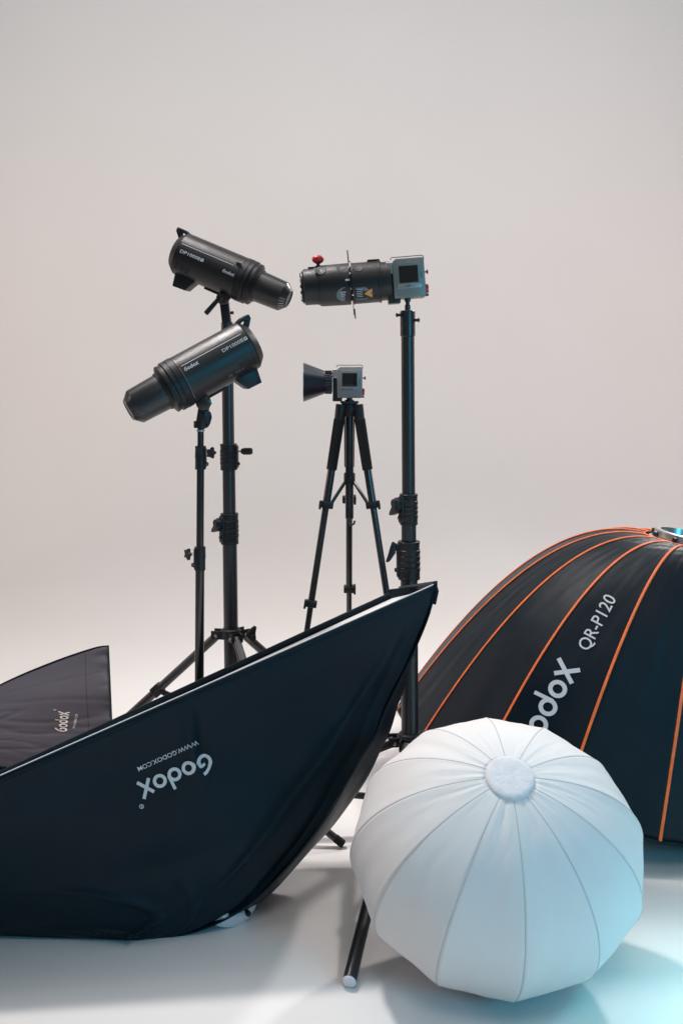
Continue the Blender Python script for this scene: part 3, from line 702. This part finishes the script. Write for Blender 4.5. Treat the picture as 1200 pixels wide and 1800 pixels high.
part('corner_flap', MB().prism([(-0.052, -0.004), (0.030, 0.006), (0.033, -0.003), (-0.040, -0.020)], 0.004, Matrix.Translation(B_.lerp(C_, 0.62)+Vector((0.002, -0.01, 0.002))) @ Matrix.Rotation(R(90), 4, 'X'), 0.001), M['nylon'], sb)
part('corner_tab', MB().path([B_+Vector((-0.003, 0, 0.002)), B_+Vector((0.001, 0, -0.012)), B_+Vector((-0.004, 0, -0.035))], 0.003, 8), M['nylon'], sb)
# speed ring peeping out underneath
cr = Vector((-0.207, 1.742, 0.034))
rg = part('speed_ring', MB().lathe([(-0.012, 0.046), (-0.012, 0.060), (0.010, 0.062), (0.014, 0.058), (0.014, 0.046)], frame(cr, (0.30, -0.25, 0.92)), 48), M['whiteplastic'], sb)
part('ring_screw', MB().cyl(cr+Vector((0.043, -0.036, -0.012)), cr+Vector((0.050, -0.044, -0.013)), 0.0045, n=12), M['dark'], rg)
# lettering
r_ = Vector((-0.912, 0.411)); r_.normalize(); u_ = (r_.y, -r_.x)
sz = 24.8
part('brand_lettering', drape(logo2d(), bv, (366, 1320), (r_.x*sz, r_.y*sz), (u_[0]*sz, u_[1]*sz), off=0.0022), M['greyprint'], sb)
t_ = text2d('WWW.GODOX.COM', 1, 1.0, 0.01, 0.7); s_ = 114/t_[2]
part('web_address_lettering', drape(t_, bv, (345, 1301), (r_.x*s_, r_.y*s_), (u_[0]*8.2, u_[1]*8.2), off=0.0022), M['greyprint'], sb)

# ------------------------------------------------------------------ left grey softbox
sb2 = thing('softbox', 'dark grey softbox at the left edge with small sideways cream lettering', 'softbox', (-0.8, 2.15, 0), 'rectangular black softboxes')
nt_ = at(190, 1136, 2.22); nb_ = Vector(((200-600)/F*2.02, 2.02, 0.12))
ft_ = nt_+Vector((-0.05, 0.117, -0.11)); fb_ = nb_+Vector((-0.05, 0.117, -0.11))
TN = spline([nt_, at(165, 1140, 2.22), at(92, 1165, 2.215), at(0, 1205, 2.205), at(-110, 1268, 2.19), at(-200, 1322, 2.17)], 50)
BN = spline([nb_, at(150, 1372, 2.04), at(70, 1362, 2.06), at(0, 1348, 2.08), at(-110, 1345, 2.10), at(-200, 1352, 2.11)], 50)
hub2 = (TN[-1]+BN[-1])/2
TF = spline([ft_, ft_+Vector((-0.10, 0.0, -0.02)), ft_+Vector((-0.3, -0.02, -0.07)), TN[-1]+Vector((0, 0.06, -0.03))], 50)
BF = spline([fb_, fb_+Vector((-0.10, 0, -0.004)), fb_+Vector((-0.3, -0.01, 0.0)), BN[-1]+Vector((0, 0.06, -0.03))], 50)
n2 = Vector((0, -0.75, 0.66))
def wr2(u_, v, p):
    e = math.sin(math.pi*min(1, u_*0.96+0.02))
    o = wr(p, 0.006, (2.2, 9, 22), 5)*e+wr(p, 0.004, (5, 5, 7), 8)*e
    o -= 0.0022*e*max(0, 1-abs(noise.noise(Vector((v*2.2+3, u_*9+v*1.5, 2))))*9)
    if v < 0.07: o += 0.0022*math.sin(u_*40+3*math.sin(u_*9))*(1-v/0.07)
    return o
rows = ruled(TN, BN, 70, 0.012, n2, wr2)
part('side_panel', MB().grid(rows), M['greynylon'], sb2, smooth=80, solid=0.0015); bv2 = bvh_of(rows)
part('top_panel', MB().grid(ruled(TF, TN, 14, 0.001, Vector((0, 0.6, 0.7)))), M['greynylon'], sb2, smooth=80, solid=0.0015)
part('bottom_panel', MB().grid(ruled(BN, BF, 14, 0.006, Vector((0, -0.6, -0.7)))), M['nylon'], sb2, smooth=80, solid=0.0015)
part('rear_panel', MB().grid(ruled(BF, TF, 14, 0.006, Vector((0, 0.7, -0.6)))), M['nylon'], sb2, smooth=80, solid=0.0015)
part('seam_piping', MB().path([p+n2*0.001 for p in TN], 0.0017, 6), M['nylon'], sb2)
part('seam_piping', MB().path([p+n2*0.001 for p in BN], 0.0017, 6), M['nylon'], sb2)
part('rim_binding', MB().path([nt_, nb_, fb_, ft_, nt_], 0.0028, 8), M['nylon'], sb2)
part('diffuser', MB().add([nt_, nb_, fb_, ft_], [(0, 1, 2, 3)]), M['white'], sb2, solid=0.002)
def surf2(uv, vv):
    j = vv*50; i = uv*70; return rows[int(j)][int(i)]
part('skirt_stitching', MB().path([rows[5][i]+n2*0.0008 for i in range(0, 71)], 0.0006, 5), M['dark'], sb2)
part('hub_ring', MB().lathe([(-0.012, 0.05), (-0.012, 0.075), (0.012, 0.075), (0.012, 0.05)], frame(hub2+Vector((-0.005, 0.03, -0.015)), (1, 0, 0.1)), 40), M['silver'], sb2)
part('brand_lettering', drape(logo2d(), bv2, (119, 1287), (0.6, -6.3), (-15.5, -1.0), off=0.0016), M['cream'], sb2)
t_ = text2d('WWW.GODOX.COM', 1, 1.0, 0.0, 0.9); s_ = 25/t_[2]
part('web_address_lettering', drape(t_, bv2, (133, 1281), (0.2*s_, -s_), (-5, 0), off=0.0016), M['cream'], sb2)

# ------------------------------------------------------------------ parabolic softbox
HX = Vector((0.7500, 2.1760, 0.5740)); az, el, RR, DD, ph, pw, r0 = 1.4000, 1.3990, 0.4403, 0.5204, 1.3304, 2.0076, 0.081
SU, SV, ASP = 0.106, 0.0823, 1.081   # the dish sags sideways under its own weight
ax_ = Vector((math.cos(el)*math.sin(az), -math.cos(el)*math.cos(az), math.sin(el)))
U_ = Vector((0, 0, 1)).cross(ax_).normalized(); V_ = ax_.cross(U_)
def octp(kf, t, chord=True):
    """point on the dish: kf rod number (fractional between rods), t 0 hub .. 1 rim"""
    def rod(kk_):
        th = ph+kk_*2*math.pi/16; r = r0+(RR-r0)*t; d = DD*t**pw
        return HX+(U_*math.cos(th)+V_*math.sin(th)*ASP)*r+(U_*SU+V_*SV)*t-ax_*d
    k0 = math.floor(kf); f = kf-k0; p = rod(k0).lerp(rod(k0+1), f)
    arc_ = rod(kf); p = p.lerp(arc_, 0.22)
    if p.z < 0.006: p.z = 0.006-(0.006-p.z)*0.02
    return p
ob = thing('parabolic_softbox', 'large black parabolic softbox with orange piping, lying rim down at the right edge', 'softbox', (HX.x, HX.y, 0))
def panel_rows(k0, nu=22, nv=60):
    rows = []
    for j in range(nv+1):
        t = j/nv; row = []
        for i in range(nu+1):
            f = i/nu; p = octp(k0+f, t); e = math.sin(math.pi*f)
            n = (p-(HX-ax_*DD*0.6)).normalized()
            tw = wr(p, 0.0028, (4, 4, 4), k0*3)*e+wr(p, 0.0008, (22, 22, 22), k0*5)*e
            tw += 0.0008*e*math.exp(-((t-0.08)/0.10)**2)*math.sin(t*90+f*6+k0)   # gathers by the hub
            tw += 0.0007*e*noise.noise(Vector((f*7+t*3, t*5, k0)))*1.5
            row.append(p+n*tw)
        rows.append(row)
    return rows
octrows = {}
for k0 in range(16):
    rws = panel_rows(k0); octrows[k0] = rws
    part('panel', MB().grid(rws), M['octa'], ob, smooth=80, solid=0.0015)
for k0 in range(16):
    pts = [octp(k0, t/50) for t in range(51)]
    pts = [p+(p-(HX-ax_*DD*0.6)).normalized()*0.0015 for p in pts]
    nr = [(p-(HX-ax_*DD*0.6)).normalized() for p in pts]
    part('orange_piping', MB().path(pts, 0.0031, 8, 0.6, nr), M['orange'], ob)
hr = [octp(i/4, 0.0)+ax_*0.0015 for i in range(65)]
part('hub_piping', MB().path(hr, 0.0022, 8), M['orange'], ob)
rim = [octp(i/4, 1.0) for i in range(65)]
part('rim_hem', MB().path(rim, 0.004, 8), M['nylon'], ob)
hm = frame(HX, ax_, U_)
ring = part('speed_ring', MB().lathe([(-0.004, r0-0.006), (0.0, r0-0.004), (0.002, r0-0.014), (0.017, r0-0.014), (0.019, r0-0.017), (0.019, r0-0.026), (0.0, r0-0.030)], hm, 64), M['lightsilver'], ob)
part('mount_plate', MB().lathe([(0.0, r0-0.028), (0.004, r0-0.028), (0.005, r0-0.034), (0.005, 0.02)], hm, 48), M['plastic'], ring)
for i in range(8):
    a_ = 2*math.pi*i/8+0.3; p = HX+(U_*math.cos(a_)+V_*math.sin(a_))*(r0-0.011)+ax_*0.008
    part('rod_socket', MB().box((0.012, 0.010, 0.010), frame(p, ax_, U_*math.cos(a_)+V_*math.sin(a_)), 0.002), M['metal'], ring)
# lettering runs up the panel between the fourth and fifth visible seams
om = MB()
for k0 in (3,): om.grid(octrows[k0])
bv3 = BVHTree.FromPolygons(om.v, om.f)
r_ = Vector((0.47, -0.883)).normalized(); u_ = (r_.y, -r_.x)
sz = 31.5
part('brand_lettering', drape(logo2d(False), bv3, (936, 1330), (r_.x*sz, r_.y*sz), (u_[0]*34, u_[1]*34), off=0.0025), M['greyprint'], ob)
t_ = text2d('QR-P120', 1, 0.9, 0.008, 0.3); s_ = 106/t_[2]
r_ = Vector((0.475, -0.88)).normalized(); u_ = (r_.y, -r_.x)
part('model_lettering', drape(t_, bv3, (1033, 1147), (r_.x*s_, r_.y*s_), (u_[0]*24, u_[1]*24), off=0.0025), M['greyprint'], ob)

# ------------------------------------------------------------------ lantern
LC = Vector((0.2425, 1.56, 0.196)); la = Vector((0.02, -0.54, 0.84)).normalized(); eqr, eqv, plr = 0.229, 0.203, 0.186
LU = Vector((1, 0, 0)); LU = (LU-la*LU.dot(la)).normalized(); LV = la.cross(LU)
NG = 12; lph = R(-88)
def lant(kf, t):
    """t 0 at the front disc .. 1 at the rear mount"""
    def rod(kk_):
        th = lph+kk_*2*math.pi/NG; a_ = 0.16+t*(math.pi-0.36)
        return LC+(LU*math.cos(th)*eqr+LV*math.sin(th)*eqv)*math.sin(a_)+la*plr*math.cos(a_)
    k0 = math.floor(kf); f = kf-k0
    p = rod(k0).lerp(rod(k0+1), f).lerp(rod(kf), 0.02)
    if p.z < 0.003: p.z = 0.003-(0.003-p.z)*0.03
    return p
lt = thing('lantern_softbox', 'white ribbed globe lantern softbox with a fuzzy round cap, resting on the floor in front', 'softbox', (LC.x, LC.y, 0))
for k0 in range(NG):
    rows = []
    for j in range(65):
        t = j/64; row = []
        for i in range(21):
            f = i/20; e = math.sin(math.pi*f); p = lant(k0+f, t); n = (p-LC).normalized()
            g = math.exp(-(t/0.09)**2)
            o = g*0.0003*noise.noise(Vector((f*8+k0*5, t*10, 1)))*2*e+math.exp(-((t-0.10)/0.08)**2)*0.0002*noise.noise(Vector((f*9, t*16, k0*3)))*2*e
            o += 0.0010*noise.noise(Vector((f*3.0, t*4, k0*7)))*e*2+0.0007*abs(noise.noise(Vector((f*4+t*6, t*8, k0*3+9))))*e+0.0003*noise.noise(Vector((f*14, t*10, k0)))*e
            if k0 in (0, 11): o -= 0.0020*math.exp(-((t-0.12)/0.07)**2)*(abs(noise.noise(Vector((f*6+t*26, t*9, 4+k0))))*2-0.5)*e
            row.append(p+n*o)
        rows.append(row)
    part('cloth_panel', MB().grid(rows), M['lantern'], lt, smooth=80, solid=0.001)
for k0 in range(NG):
    pts = [lant(k0, t/60) for t in range(61)]
    part('seam', MB().path([p+(p-LC).normalized()*0.0001 for p in pts], 0.00085, 6), M['seam'], lt)
cp = LC+la*plr*math.cos(0.16)
cap = MB(); pr = [(-0.006, 0.0345), (-0.001, 0.0358), (0.003, 0.0356), (0.005, 0.0335), (0.0060, 0.029), (0.0062, 0.024), (0.0063, 0.018), (0.0063, 0.012), (0.0063, 0.006), (0.0063, 0.002)]
cap.lathe(pr, frame(cp, la), 72)
cap.v = [v+la*0.0006*noise.noise(v*420) for v in cap.v]
part('round_cap', cap, M['fuzz'], lt, smooth=60)
part('cap_binding', MB().path([cp-la*0.001+(LU*math.cos(R(i*5))+LV*math.sin(R(i*5)))*0.0361 for i in range(73)], 0.0016, 6), M['fuzz'], lt)
rc = LC-la*plr*0.93
part('rear_mount', MB().lathe([(-0.02, 0.044), (0.0, 0.048), (0.01, 0.045)], frame(rc+la*0.006, -la), 40), M['silver'], lt)
